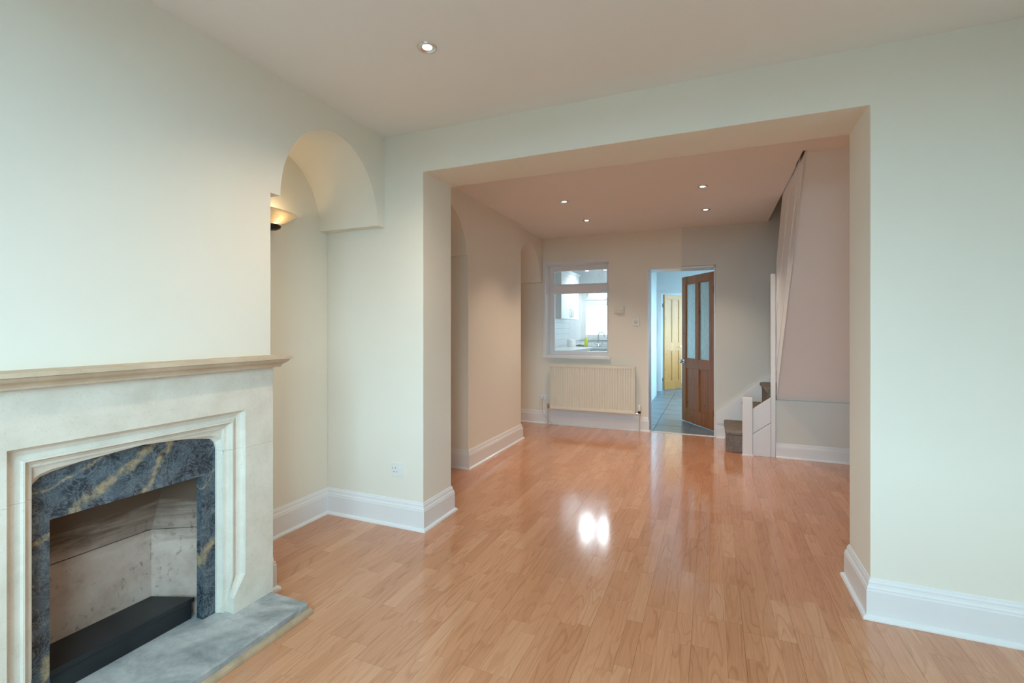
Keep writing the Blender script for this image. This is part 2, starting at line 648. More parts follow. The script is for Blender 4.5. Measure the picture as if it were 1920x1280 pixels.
SW = 0.0655
staves = []
ncol = int(math.ceil((XW - XA) / SW))
rnd = random.Random(11)
for b in range((ncol + 2) // 3):
    x0 = XA + b * 3 * SW
    yb = YF - rnd.random() * 1.29
    while yb < Y2:
        for k in range(3):
            xs0 = x0 + k * SW
            if xs0 > XW:
                continue
            cuts = [0.0]
            t = rnd.uniform(0.10, 0.42)
            while t < 1.29 - 0.12:
                cuts.append(t)
                t += rnd.choice([0.30, 0.36, 0.43, 0.48])
            cuts.append(1.29)
            for c0, c1 in zip(cuts[:-1], cuts[1:]):
                a, e = max(yb + c0, YF), min(yb + c1, Y2)
                if e - a < 0.02:
                    continue
                gl = 0.0004 if k == 0 else 0.0002
                gr = 0.0004 if k == 2 else 0.0002
                ge = 0.0004 if c0 == 0 or c1 == 1.29 else 0.0002
                staves.append((xs0 + gl, min(xs0 + SW, XW) - gr, a + ge, e - ge))
        yb += 1.29


def seen_area(s):
    x, y = (s[0] + s[1]) / 2, (s[2] + s[3]) / 2
    u, v, F = project(x, y, 0)
    if not (-20 < u < 1940 and -20 < v < 1300):
        return 0
    if y > Y1:
        xc = x * Y1B / y
        if not (XL - 0.03 < xc < XR + 0.03):
            return 0
        if x > 0.5 and y > Y3:
            return 0
        if x < XB2 and y > YR0:
            return 0
    elif x < XB or (x < -1.62 and y < 1.66):
        return 0
    return (s[1] - s[0]) * (s[3] - s[2]) / F ** 3


staves.sort(key=seen_area, reverse=True)
nseen = sum(1 for s in staves if seen_area(s) > 0)
mesh_cache = {}


def stave_mesh(w, l):
    key = (round(w, 4), round(l, 3))
    if key not in mesh_cache:
        m = bpy.data.meshes.new('plank')
        t = MB().box(0, w, 0, l, -0.008, 0)
        m.from_pydata(t.v, [], t.f)
        m.materials.append(M['laminate'])
        mesh_cache[key] = m
    return mesh_cache[key]


for s in staves[:300]:
    o = bpy.data.objects.new('plank', stave_mesh(s[1] - s[0], s[3] - s[2]))
    COL.objects.link(o)
    o.parent = floor
    o.location = (s[0], s[2], 0)
rest = MB()
for s in staves[300:]:
    rest.box(s[0], s[1], s[2], s[3], -0.008, 0)
ro = rest.build('far_planks', 'laminate', floor)
ro['kind'] = 'stuff'
ro['label'] = 'remaining beech laminate staves farther back and under the walls'
pid = ro.data.attributes.new('pid', 'FLOAT', 'FACE')
vals = []
for i in range(len(staves) - 300):
    vals += [rnd.random()] * 6
pid.data.foreach_set('value', vals)

# ------------------------------------------------------------------ walls and ceilings
struct('wall_left', MB().box(XA - 0.2, XA, YF - 0.15, Y2B, -0.1, 2.7), 'wall',
       'cream painted left wall at the back of the alcoves', 'wall')

YC = 1.08                                                    # centre line of the fireplace
mb = MB()
holed(mb, 0, XA, XB, (YB0, YB1, 0, 2.6), [(YC - 0.40, YC + 0.40, -1, 0.93)])
struct('wall_breast', mb, 'wall', 'cream chimney breast above and beside the stone fireplace', 'wall', bevel=0.004)
struct('wall_breast_rear', MB().box(XA, XB2, YR0, YR1, 0, 2.6), 'wall',
       'warm cream chimney breast between the arched alcoves of the rear room', 'wall', bevel=0.004)


def arch(name, y0, y1, s0, s1, xf, zs, b, label, ztop=2.6, n=40):
    """arched head filling an alcove y0..y1, ellipse springing at zs, imposts s0 / s1 wide"""
    ya, yb = y0 + s0, y1 - s1
    c, a = (ya + yb) / 2, (yb - ya) / 2
    pts = [(c - a * math.cos(PI * i / n), zs + b * math.sin(PI * i / n)) for i in range(n + 1)]
    m = MB()
    for t in (xf, XA):
        m.add([(t, y0, zs), (t, ya, zs), (t, ya, ztop), (t, y0, ztop)], [(0, 1, 2, 3)])
        m.add([(t, yb, zs), (t, y1, zs), (t, y1, ztop), (t, yb, ztop)], [(0, 1, 2, 3)])
        vs = [(t, p[0], p[1]) for p in pts] + [(t, p[0], ztop) for p in pts]
        m.add(vs, [(i, i + 1, n + 2 + i, n + 1 + i) for i in range(n)])
    for p, q in ((y0, ya), (yb, y1)):
        m.add([(xf, p, zs), (xf, q, zs), (XA, q, zs), (XA, p, zs)], [(0, 1, 2, 3)])
    vs = [(xf, *p) for p in pts] + [(XA, *p) for p in pts]
    m.add(vs, [(i, i + 1, n + 2 + i, n + 1 + i) for i in range(n)], True)
    return struct(name, m, 'wall', label, 'arch')


arch('wall_arch', YB1, Y1, 0.057, 0.071, XB, 1.912, 0.445, 'arched plaster head over the front alcove beside the chimney breast')
arch('wall_arch', YF, YB0, 0.06, 0.06, XB, 1.912, 0.445, 'arched plaster head over the alcove by the front window')
arch('wall_arch', Y1B, YR0, 0.06, 0.042, XB2, 1.912, 0.41, 'arched plaster head partly hidden behind the left pier of the opening')
arch('wall_arch', YR1, Y2, 0.06, 0.10, XB2 - 0.07, 1.865, 0.445, 'arched plaster head in the far alcove beside the internal window')

U = [(XA, 0), (XL, 0), (XL, ZH), (XR, ZH), (XR, 0), (XW, 0), (XW, 2.6), (XA, 2.6)]
struct('wall_partition', MB().prism(U, 1, Y1, Y1B), 'wall',
       'cream dividing wall with the wide square opening into the rear room', 'wall', bevel=0.004)

WIN = (-2.056, -1.213, 0.90, 2.105)
DOOR = (-0.735, 0.022, -0.02, 1.985)
mb = MB()
holed(mb, 1, Y2, Y2B, (XA, XW, -0.02, 3.7), [WIN, DOOR])
mb2 = MB().prism([(-0.340, DOOR[3] + 0.012), (0.030, DOOR[3] + 0.012), (0.030, 0), (XW, 0), (XW, 3.7), (-0.340, 3.7)], 1, Y2 - 0.025, Y2 + 0.001)
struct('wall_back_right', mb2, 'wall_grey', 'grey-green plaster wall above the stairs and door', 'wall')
struct('wall_back', mb, 'wall', 'cream rear wall with the internal window, radiator and doorway', 'wall')
struct('wall_right', MB().box(XW, XW + 0.15, YF - 0.15, Y2B, -0.1, 3.7), 'wall', 'cream right wall outside the view', 'wall')
mb = MB()
holed(mb, 1, YF - 0.15, YF, (XA, XW, -0.1, 2.7), [FW])
struct('wall_front', mb, 'wall', 'cream front wall with the street window behind the viewpoint', 'wall')
struct('ceiling', MB().box(XA, XW, YF, Y1 + 0.1, ZC, 2.62), 'ceil', 'white ceiling of the front room with one downlight', 'ceiling')
mb = MB().prism([(XA, Y1B - 0.1), (XW, Y1B - 0.1), (XW, 3.745), (XS + 0.012, 3.745), (XS + 0.012, 3.70), (XS - 0.010, 3.70), (XS - 0.012, 3.98), (XS - 0.003, 4.05), (XS - 0.002, Y2), (XA, Y2)], 2, ZC2, 2.62)
struct('ceiling_rear', mb, 'ceil', 'lower white ceiling of the rear room with four downlights', 'ceiling')

# stairwell shaft above the stairs
mb = MB().box(XS - 0.10, XS - 0.003, 3.60, Y2, 2.62, 3.7).box(XS - 0.10, XW, 3.55, 3.70, 2.62, 3.7).box(XS - 0.1, XW + 0.1, 3.55, Y2 + 0.1, 3.7, 3.8)
struct('wall_stairwell', mb, 'shaft', 'shadowed stairwell walls above the stair boarding', 'wall')
# low wall under the stairs and sloping soffit
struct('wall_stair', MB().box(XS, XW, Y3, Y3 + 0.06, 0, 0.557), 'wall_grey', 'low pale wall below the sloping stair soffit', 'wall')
SLOPE = (2.449 - 0.557) / (Y3 - 3.735)
# ------------------------------------------------------------------ skirting boards
PROF = [(0.0, 0.0), (0.034, 0.0), (0.034, 0.005), (0.030, 0.013), (0.023, 0.018), (0.019, 0.019), (0.019, 0.122), (0.0165, 0.128), (0.0165, 0.134),
        (0.012, 0.140), (0.0095, 0.148), (0.0095, 0.156), (0.006, 0.162), (0.004, 0.170), (0.0, 0.172)]


def skirting(path, groups, hs=1.0):
    """path of wall-face points, room on the right of travel; groups: list of (name, label, first seg, last seg)"""
    P = [Vector(p) for p in path]
    D = [(P[i + 1] - P[i]).normalized() for i in range(len(P) - 1)]
    Nn = [Vector((d.y, -d.x)) for d in D]
    off = []
    for i in range(len(P)):
        if i == 0:
            off.append(Nn[0])
        elif i == len(P) - 1:
            off.append(Nn[-1])
        else:
            m = Nn[i - 1] + Nn[i]
            off.append(m / max(1e-6, m.dot(Nn[i])))
    k = len(PROF)
    for name, label, a, b in groups:
        m = MB()
        for i in range(a, b + 1):
            vs = []
            for j in (i, i + 1):
                for d, z in PROF:
                    q = P[j] + off[j] * d
                    vs.append((q.x, q.y, z * hs))
            m.add(vs, [(t, t + 1, k + t + 1, k + t) for t in range(k - 1)])
            for e, flag in ((0, i == 0), (k, i == len(P) - 2)):
                if flag:
                    m.add(vs[e:e + k], [tuple(range(k))])
        o = struct(name, m, 'gloss', label, 'skirting board')


skirting([(XB, 1.610), (XB, YB1), (XA, YB1), (XA, Y1), (XL, Y1), (XL, Y1B), (XA, Y1B), (XA, YR0), (XB2, YR0), (XB2, YR1), (XA, YR1), (XA, Y2),
          (DOOR[0], Y2), (DOOR[0], Y2 + 0.05)],
         [('baseboard_left', 'white moulded skirting in the alcove beside the fireplace', 0, 2),
          ('baseboard_partition', 'white moulded skirting around the left pier of the opening', 3, 5),
          ('baseboard_left_rear', 'white moulded skirting around the rear chimney breast', 6, 10),
          ('baseboard_back', 'white moulded skirting below the radiator', 11, 12)])
skirting([(XW, Y1B), (XR, Y1B), (XR, Y1), (XW, Y1)],
         [('baseboard_right', 'white moulded skirting around the right pier of the opening', 0, 2)])
skirting([(XS, Y3), (XW, Y3)], [('baseboard_stair', 'white skirting along the low wall under the stairs', 0, 0)], 0.82)
skirting([(0.03, Y2 - 0.025), (0.125, Y2 - 0.025)], [('baseboard_door', 'short white skirting between the pine door and the stairs', 0, 0)], 1.0)

# ------------------------------------------------------------------ fireplace
XF = -1.87
fp = thing('fireplace', 'pale stone fireplace with dark veined marble slips and grey hearth', 'fireplace', (XB, YC, 0))
OH, OT = 0.380, 0.907             # outer moulding: half width, top
SH, ST = 0.520, 1.086             # surround: half width, top
IH = 0.302                        # inner arch half width
ZJ = 0.742                        # joint between jamb stones and lintel
HT = 0.050                        # hearth height
bands = [(0.000, 0.000), (0.003, 0.011), (0.012, 0.022), (0.026, 0.027), (0.038, 0.024), (0.042, 0.018), (0.047, 0.018),
         (0.053, 0.030), (0.062, 0.037), (0.070, 0.039), (0.072, 0.047)]
CH = 0.013                        # chamfer on the arch edge


def stations(side):
    """each station: outer edge point and the list of loop points (y, z, depth)"""
    S = []

    def side_pt(z, collapse):
        L = []
        for q, (o, d) in enumerate(bands):
            L.append((OH - (max(o, 0.055) if collapse else o), z, (min(0.050, 0.050 * q / 7) if collapse else d)))
        L.append((IH + CH, z, 0.054))
        L.append((IH, z, 0.074))
        L.append((IH, z, 0.086))
        return ((SH, z), L)
    S.append(side_pt(HT, True))
    S.append(side_pt(0.115, True))
    S.append(side_pt(0.197, False))
    S.append(side_pt(ZJ - 0.0004, False))
    S.append(side_pt(ZJ + 0.0004, False))

    def rect_pt(f, outer, arch_pt):
        L = [(*f(o), d) for o, d in bands]
        k = min(1.0, arch_pt[0] / IH * 1.02)
        L.append((arch_pt[0] + CH * (1 if k > 0.97 else 0.7 * k), arch_pt[1] + CH * (0 if arch_pt[1] < 0.751 else 1), 0.054))
        L.append((*arch_pt, 0.074))
        L.append((*arch_pt, 0.086))
        return (outer, L)
    arc = [(IH - 0.000, 0.750), (IH - 0.008, 0.778), (IH - 0.026, 0.795), (IH - 0.055, 0.803)]
    for i in range(2):
        S.append(rect_pt(lambda o, i=i: (OH - o, OT - o - 0.10 + 0.05 * i), (SH, OT - 0.10 + 0.05 * i), arc[i]))
    S.append(rect_pt(lambda o: (OH - o, OT - o), (SH, ST), arc[2]))
    S.append(rect_pt(lambda o: (OH - o - 0.07, OT - o), (OH - 0.07, ST), arc[3]))
    S.append(rect_pt(lambda o: (0.0, OT - o), (0.0, ST), (0.0, 0.846)))
    return S


def loft(S, i0, i1, side, cap_top, cap_bot):
    m = MB()
    W = lambda y, z, d: (XF - d, YC + side * y, z)
    for i in range(i0, i1):
        (o0, L0), (o1, L1) = S[i], S[i + 1]
        ring0 = [W(o0[0], o0[1], XF - XB), W(o0[0], o0[1], 0)] + [W(*p) for p in L0]
        ring1 = [W(o1[0], o1[1], XF - XB), W(o1[0], o1[1], 0)] + [W(*p) for p in L1]
        for a in range(len(ring0) - 1):
            m.add([ring0[a], ring0[a + 1], ring1[a + 1], ring1[a]], [(0, 1, 2, 3)])
    for idx, flag in ((i1, cap_top), (i0, cap_bot)):
        if flag:
            o, L = S[idx]
            ring = [W(o[0], o[1], XF - XB), W(o[0], o[1], 0)] + [W(*p) for p in L] + [W(IH, o[1], XF - XB)]
            m.add(ring, [tuple(range(len(ring)))])
    return m


for side in (1, -1):
    S = stations(side)
    loft(S, 0, 3, side, True, True).build('jamb_stone', 'limestone', fp)
S = stations(1)
lm = loft(S, 4, len(S) - 1, 1, False, True)
l2 = loft(S, 4, len(S) - 1, -1, False, True)
lm.add(l2.v, l2.f)
lm.build('lintel_stone', 'limestone', fp)
# mantel shelf with moulded edge on three sides
prof = [(0.000, 1.083), (0.024, 1.083), (0.026, 1.090), (0.032, 1.098), (0.044, 1.106), (0.050, 1.114), (0.050, 1.118), (0.060, 1.120), (0.060, 1.133)]
m = MB()
for (o0, z0), (o1, z1) in zip(prof[:-1], prof[1:]):
    def ring(o, z):
        return [(XB, YC - SH - o, z), (XF + o, YC - SH - o, z), (XF + o, YC + SH + o, z), (XB, YC + SH + o, z)]
    a, b = ring(o0, z0), ring(o1, z1)
    for k in range(3):
        m.add([a[k], a[k + 1], b[k + 1], b[k]], [(0, 1, 2, 3)])
m.add(ring(*prof[-1]), [(0, 1, 2, 3)])
m.add(ring(*prof[0]), [(0, 1, 2, 3)])
m.build('mantel_shelf', 'shelfstone', fp)['label'] = 'buff stone mantel shelf with moulded edge'
# marble slips
MI, MT = 0.248, 0.648
arcY = [(0.335, HT), (0.335, 0.80), (0.0, 0.88), (-0.335, 0.80), (-0.335, HT), (-MI, HT), (-MI, MT), (MI, MT), (MI, HT)]
m = MB().prism([(YC + y, z) for y, z in arcY], 0, -1.990, XF - 0.084)
m.build('marble_slip', 'marble', fp)['label'] = 'dark blue-grey marble with golden veins'
# firebox
m = MB()
BK, BY = -2.175, 0.180
FX = -1.990
zt = 0.74
pts = {'f0': (FX, MI + 0.03), 'b0': (BK, BY)}
P0 = lambda x, y, z: (x, YC + y, z)
zc = 0.415
m.add([P0(BK, -BY, 0.03), P0(BK, BY, 0.03), P0(BK, BY, zc), P0(BK, -BY, zc)], [(0, 1, 2, 3)])
m.add([P0(BK, -BY, zc + 0.004), P0(BK, BY, zc + 0.004), P0(BK + 0.085, BY + 0.03, zt), P0(BK + 0.085, -BY - 0.03, zt)], [(0, 1, 2, 3)])
m.add([P0(BK, -BY, zc), P0(BK, BY, zc), P0(BK - 0.012, BY, zc), P0(BK - 0.012, -BY, zc)], [(0, 1, 2, 3)])
m.add([P0(BK, -BY, zc + 0.004), P0(BK, BY, zc + 0.004), P0(BK - 0.012, BY, zc + 0.004), P0(BK - 0.012, -BY, zc + 0.004)], [(0, 1, 2, 3)])
m.add([P0(BK - 0.012, -BY, zc - .01), P0(BK - 0.012, BY, zc - .01), P0(BK - 0.012, BY, zc + 0.02), P0(BK - 0.012, -BY, zc + 0.02)], [(0, 1, 2, 3)])
for sgn in (1, -1):
    m.add([P0(FX, sgn * 0.29, 0.03), P0(BK, sgn * BY, 0.03), P0(BK, sgn * BY, zc), P0(FX, sgn * 0.29, zc)], [(0, 1, 2, 3)])
    m.add([P0(FX, sgn * 0.29, zc + .002), P0(BK, sgn * BY, zc + .002), P0(BK + 0.085, sgn * (BY + 0.03), zt), P0(FX, sgn * 0.29, zt)], [(0, 1, 2, 3)])
m.add([P0(FX, -0.29, zt), P0(BK + 0.085, -BY - 0.03, zt), P0(BK + 0.085, BY + 0.03, zt), P0(FX, 0.29, zt)], [(0, 1, 2, 3)])
m.build('firebox', 'fireclay', fp)['label'] = 'sooty pinkish fireclay firebox with a cracked back'
# black slate plinth inside
z1 = 0.138
poly = [(-1.997, YC - 0.243), (-1.997, YC + 0.243), (-2.172, YC + 0.176), (-2.172, YC - 0.176)]
m = MB().prism(poly, 2, z1 - 0.018, z1)
poly = [(-2.006, YC - 0.236), (-2.006, YC + 0.236), (-2.168, YC + 0.172), (-2.168, YC - 0.172)]
m.prism(poly, 2, HT, z1 - 0.017)
m.build('slate_plinth', 'slate', fp, bevel=0.0015)['label'] = 'black slate plinth inside the firebox'
# hearth with a slightly broken front edge
HF, HY = -1.650, 0.512
n = 46
m = MB()
rr = random.Random(3)
top, mid, bot = [], [], []
for i in range(n + 1):
    y = YC - HY + 2 * HY * i / n
    w = rr.uniform(-0.003, 0.003)
    top.append((HF - 0.004 + w, y, HT - abs(rr.gauss(0, 0.0012))))
    mid.append((HF + rr.uniform(-0.001, 0.001), y, HT - 0.007 + rr.uniform(-0.002, 0.002)))
    bot.append((HF, y, 0.002))
back = [(-2.19, t[1], HT) for t in top]
for A, B in ((back, top), (top, mid), (mid, bot)):
    for i in range(n):
        m.add([A[i], A[i + 1], B[i + 1], B[i]], [(0, 1, 2, 3)])
for i in (0, n):
    m.add([back[i], top[i], mid[i], bot[i], (-2.19, back[i][1], 0.002)], [(0, 1, 2, 3, 4)])
m.build('hearth_slab', 'hearth', fp)['label'] = 'worn grey stone hearth with a chipped edge'
q = [(0, 0), (0.021, 0), (0.021, 0.004), (0.017, 0.012), (0.009, 0.018), (0.0, 0.021)]
m = MB().prism([(HF + a, z) for a, z in q], 1, YC - HY - 0.004, YC + HY + 0.014)
m.build('timber_beading', 'wood_strip', fp)['label'] = 'thin pale timber beading along the hearth front'

# ------------------------------------------------------------------ lights
def downlight(x, y, zc, label, watts, group, cone=1.75):
    t = thing('downlight', label, 'downlight', (x, y, zc), group=group)
    R = 0.043
    prof = [(R, 0.0), (R - 0.001, -0.004), (R - 0.006, -0.0055), (R - 0.012, -0.0045), (R - 0.017, -0.0025), (R - 0.022, -0.0015), (R - 0.023, -0.0002)]
    MB().lathe(prof).build('bezel', 'chrome', t, world=False)
    MB().lathe([(0.0001, -0.0024), (R - 0.024, -0.0022), (R - 0.0225, -0.0006)]).build('lamp', 'lamp', t, world=False)
    l = bpy.data.lights.new('downlight_beam', 'SPOT')
    l.energy = watts
    l.color = (1.0, 0.79, 0.58)
    l.spot_size = cone
    l.spot_blend = 0.8
    l.shadow_soft_size = 0.03
    o = bpy.data.objects.new('downlight_beam', l)
    COL.objects.link(o)
    o.parent = t
    o.location = (0, 0, -0.02)
    return t


downlight(-1.155, 1.785, ZC, 'lit chrome downlight alone in the front room ceiling', 32, None, 2.5)
G = 'downlights in the rear room ceiling'
downlight(-1.286, 4.32, ZC2, 'front left of the four lit downlights in the rear ceiling', 34, G)
downlight(-1.281, 5.163, ZC2, 'back left of the four lit downlights, out from the radiator', 34, G)
downlight(-0.08, 4.31, ZC2, 'front right of the four lit downlights in the rear ceiling', 34, G)
downlight(-0.067, 5.162, ZC2, 'back right of the four lit downlights, out from the pine door', 34, G)

# wall uplighter in the alcove
sc = thing('wall_uplighter', 'lit frosted glass wall uplighter with dark metal base in the alcove', 'wall light', (XA, 2.030, 1.86))
m = MB()
a_, hgt, dep = 0.212, 0.092, 0.105
nu, nv = 28, 8
V = []
for i in range(nu + 1):
    s_ = -1 + 2 * i / nu
    for j in range(nv + 1):
        t_ = j / nv
        wz = -hgt * (1 - abs(s_) ** 1.7) * (1 - t_ ** 1.6)
        dx = dep * math.sqrt(max(0, 1 - s_ * s_)) * math.sin(t_ * PI / 2) ** 0.75
        V.append((0.004 + dx, a_ * s_, 0.097 + wz))
m.add(V, [(i * (nv + 1) + j, (i + 1) * (nv + 1) + j, (i + 1) * (nv + 1) + j + 1, i * (nv + 1) + j + 1) for i in range(nu) for j in range(nv)], True)
sh = m.build('glass_shade', 'shade', sc, world=False)
sd = sh.modifiers.new('thick', 'SOLIDIFY')
sd.thickness = 0.004
m = MB().lathe([(0.0005, -0.024), (0.030, -0.022), (0.048, -0.012), (0.053, 0.000), (0.046, 0.008), (0.0005, 0.010)], c=(0.053, 0.0, 0))
m.box(0.0, 0.03, -0.03, 0.03, -0.02, 0.03)
m.build('metal_base', 'dark_metal', sc, world=False)
MB().lathe([(0.0005, 0.010), (0.010, 0.012), (0.012, 0.035), (0.009, 0.055), (0.0005, 0.06)], c=(0.050, 0.02, 0.0)).build('bulb', 'lamp', sc, world=False)
l = bpy.data.lights.new('uplighter_glow', 'POINT')
l.energy = 0.7
l.color = (1.0, 0.72, 0.42)
l.shadow_soft_size = 0.015
o = bpy.data.objects.new('uplighter_glow', l)
COL.objects.link(o)
o.parent = sc
o.location = (0.074, 0.03, 0.05)


# ------------------------------------------------------------------ electrical fittings
def plate(name, label, cat, x, y, z, w, h, mat='white', d=0.009):
    t = thing(name, label, cat, (x, y, z))
    MB().box(-w / 2, w / 2, -d, 0, -h / 2, h / 2).build('plate', mat, t, world=False, bevel=0.003)
    return t


t = plate('wall_socket', 'white single switched socket low on the left pier', 'socket', -1.858, Y1, 0.359, 0.087, 0.087)
for px, pz, w, h in ((-0.012, 0.010, 0.0035, 0.009), (-0.023, -0.014, 0.007, 0.0035), (-0.001, -0.014, 0.007, 0.0035)):
    MB().box(px - w / 2, px + w / 2, -0.0096, -0.0085, pz - h / 2, pz + h / 2).build('pin_hole', 'dark', t, world=False)
MB().box(-0.036, -0.032, -0.0098, -0.0085, 0.004, 0.010).build('indicator', 'dark', t, world=False)
MB().prism([(-0.008, 0.014), (-0.013, 0.014), (-0.0095, 0.034), (-0.008, 0.034)], 0, 0.016, 0.031).build('rocker', 'white', t, world=False)

t = plate('room_thermostat', 'ivory room thermostat on the rear wall beside the internal window', 'thermostat', -1.076, Y2, 1.492, 0.118, 0.084, 'ivory', 0.034)
MB().lathe([(0.0005, -0.044), (0.018, -0.043), (0.020, -0.034)], c=(0.028, 0, 0), axis=1, seg=20).build('dial', 'white', t, world=False)
MB().box(-0.045, -0.008, -0.036, -0.033, -0.012, 0.016).build('label_window', 'ivory', t, world=False, bevel=0.002)
t = plate('light_switch', 'small square white switch plate beside the doorway', 'switch', -0.874, Y2, 1.338, 0.087, 0.087, 'white')
MB().lathe([(0.0005, -0.013), (0.022, -0.012), (0.024, -0.009)], c=(0, 0, 0), axis=1, seg=20).build('dial', 'ivory', t, world=False)

t = plate('double_socket', 'white double socket with a plug and flex left of the radiator', 'socket', -2.052, Y2, 0.352, 0.146, 0.087)
MB().box(-0.055, -0.012, -0.040, -0.009, -0.030, 0.018).build('plug', 'white', t, world=False, bevel=0.005)
pts = [(-0.035, -0.030, -0.03), (-0.035, -0.032, -0.12), (-0.028, -0.032, -0.20), (0.02, -0.042, -0.27), (0.08, -0.046, -0.318), (0.125, -0.05, -0.347)]
MB().tube(pts, 0.0028, 8).build('flex', 'pipe', t, world=False)
for px in (0.02, 0.045):
    MB().box(px, px + 0.010, -0.0125, -0.0085, 0.012, 0.032).build('rocker', 'white', t, world=False)

# ------------------------------------------------------------------ radiator
RX0, RX1, RZ0, RZ1, RY = -1.953, -0.872, 0.217, 0.797, 5.905
rad = thing('radiator', 'cream ribbed panel radiator under the internal window', 'radiator', ((RX0 + RX1) / 2, Y2, RZ0))
nf = 33
prof = []
wtot = RX1 - RX0 - 0.03
for i in range(nf):
    a = RX0 + 0.015 + wtot * i / nf
    w = wtot / nf
    prof += [(a, 0.007), (a + w * 0.22, 0.007), (a + w * 0.36, -0.004), (a + w * 0.84, -0.004)]
prof = [(RX0, -0.002), (RX0 + 0.012, -0.002)] + prof + [(RX1 - 0.012, 0.004), (RX1 - 0.012, -0.002), (RX1, -0.002)]
m = MB()
z0, z1 = RZ0 + 0.040, RZ1 - 0.042
vs = [(x, RY + d, z) for z in (z0, z1) for x, d in prof]
k = len(prof)
m.add(vs, [(i, i + 1, k + i + 1, k + i) for i in range(k - 1)])
# rib ends run out into the flat rails
for zz, z_in in ((z1 + 0.012, z1), (z0 - 0.012, z0)):
    vs = [(x, RY + d, z_in) for x, d in prof] + [(x, RY - 0.004, zz) for x, d in prof]
    m.add(vs, [(i, i + 1, k + i + 1, k + i) for i in range(k - 1)])
m.build('front_panel', 'rad', rad)
MB().box(RX0, RX1, RY - 0.0042, RY + 0.016, z1 + 0.010, RZ1).build('rail', 'rad', rad, bevel=0.004)
MB().box(RX0, RX1, RY - 0.0042, RY + 0.016, RZ0, z0 - 0.010).build('rail', 'rad', rad, bevel=0.004)
MB().box(RX0 + 0.004, RX1 - 0.004, RY + 0.010, RY + 0.016, RZ0 + 0.01, RZ1 - 0.01).build('back_plate', 'rad', rad)
for x0, x1 in ((RX0, RX0 + 0.004), (RX1 - 0.004, RX1)):
    MB().box(x0, x1, RY + 0.0, RY + 0.075, RZ0 + 0.012, RZ1 - 0.010).build('side_panel', 'rad', rad)
MB().box(RX0 + 0.005, RX1 - 0.005, RY + 0.060, RY + 0.068, RZ0 + 0.02, RZ1 - 0.02).build('rear_panel', 'rad', rad)
for bx in (RX0 + 0.2, RX1 - 0.2):
    MB().box(bx, bx + 0.03, RY + 0.068, Y2, RZ0 + 0.08, RZ1 - 0.08).build('bracket', 'rad', rad)
vx = RX1 + 0.050
tv = MB().lathe([(0.0005, 0.085), (0.016, 0.083), (0.019, 0.070), (0.020, 0.030), (0.018, 0.012)], c=(vx, RY + 0.03, 0.245), seg=18)
o = tv.build('thermostatic_valve', 'white', rad)
MB().lathe([(0.017, 0.012), (0.017, -0.012), (0.011, -0.018)], c=(vx, RY + 0.03, 0.245), seg=18).build('valve_collar', 'black', o)
m = MB().tube([(RX1, RY + 0.03, 0.222), (vx, RY + 0.03, 0.222)], 0.009, 10).tube([(vx, RY + 0.03, 0.232), (vx, RY + 0.03, 0.195)], 0.011, 10)
m.build('valve_body', 'chrome', rad)
MB().tube([(vx, RY + 0.03, 0.200), (vx, RY + 0.03, 0.001)], 0.0075, 10).build('pipe', 'pipe', rad)
vx = RX0 - 0.036
m = MB().tube([(RX0, RY + 0.03, 0.236), (vx, RY + 0.03, 0.236)], 0.009, 10).tube([(vx, RY + 0.03, 0.278), (vx, RY + 0.03, 0.215)], 0.012, 10)
m.build('lockshield_valve', 'brass', rad)
MB().tube([(vx, RY + 0.03, 0.218), (vx, RY + 0.03, 0.001)], 0.0075, 10).build('pipe', 'pipe', rad)


# ------------------------------------------------------------------ internal window
def bar(x0, x1, y0, y1, z0, z1):
    return MB().box(x0, x1, y0, y1, z0, z1)


w1 = thing('window_1', 'white framed internal window looking into the kitchen above the radiator', 'window', ((WIN[0] + WIN[1]) / 2, Y2B - 0.08, WIN[2]), kind='structure')
fy0, fy1 = 6.215, 6.275
x0, x1, z0, z1 = WIN
bar(x0 - 0.004, x0 + 0.045, fy0, fy1, z0, z1).build('frame_stile', 'gloss', w1, bevel=0.003)
bar(x1 - 0.045, x1 + 0.004, fy0, fy1, z0, z1).build('frame_stile', 'gloss', w1, bevel=0.003)
bar(x0 + 0.045, x1 - 0.045, fy0, fy1, z1 - 0.055, z1 + 0.004).build('frame_head', 'gloss', w1, bevel=0.003)
bar(x0 + 0.045, x1 - 0.045, fy0, fy1, z0, z0 + 0.040).build('frame_cill', 'gloss', w1, bevel=0.003)
bar(x0 + 0.045, x1 - 0.045, fy0 - 0.012, fy1, 1.745, 1.838).build('transom', 'gloss', w1, bevel=0.003)
for za, zb in ((z0 + 0.040, 1.745), (1.838, z1 - 0.055)):
    # bead around each pane
    m = MB()
    b = 0.018
    xa, xb = x0 + 0.045, x1 - 0.045
    m.box(xa, xa + b, fy0 + 0.012, fy1 - 0.01, za, zb).box(xb - b, xb, fy0 + 0.012, fy1 - 0.01, za, zb)
    m.box(xa + b, xb - b, fy0 + 0.012, fy1 - 0.01, za, za + b).box(xa + b, xb - b, fy0 + 0.012, fy1 - 0.01, zb - b, zb)
    m.build('glazing_bead', 'gloss', w1)
    bar(xa + b, xb - b, 6.243, 6.247, za + b, zb - b).build('pane', 'glass', w1)
m = MB()
m.box(x0 - 0.002, x0 + 0.006, Y2 + 0.001, fy0 + 0.005, z0 + 0.001, z1 - 0.006).box(x0 - 0.002, x1, Y2 + 0.001, fy0 + 0.005, z1 - 0.006, z1 + 0.002)
m.build('reveal_lining', 'gloss', w1)
m = MB().box(x0 - 0.035, x1 + 0.030, Y2 - 0.035, Y2 + 0.001, z0 - 0.030, z0 + 0.002).box(x0, x1, Y2, fy0 + 0.01, z0 - 0.001, z0 + 0.002)
m.build('window_sill', 'gloss', w1, bevel=0.004)
m = MB()
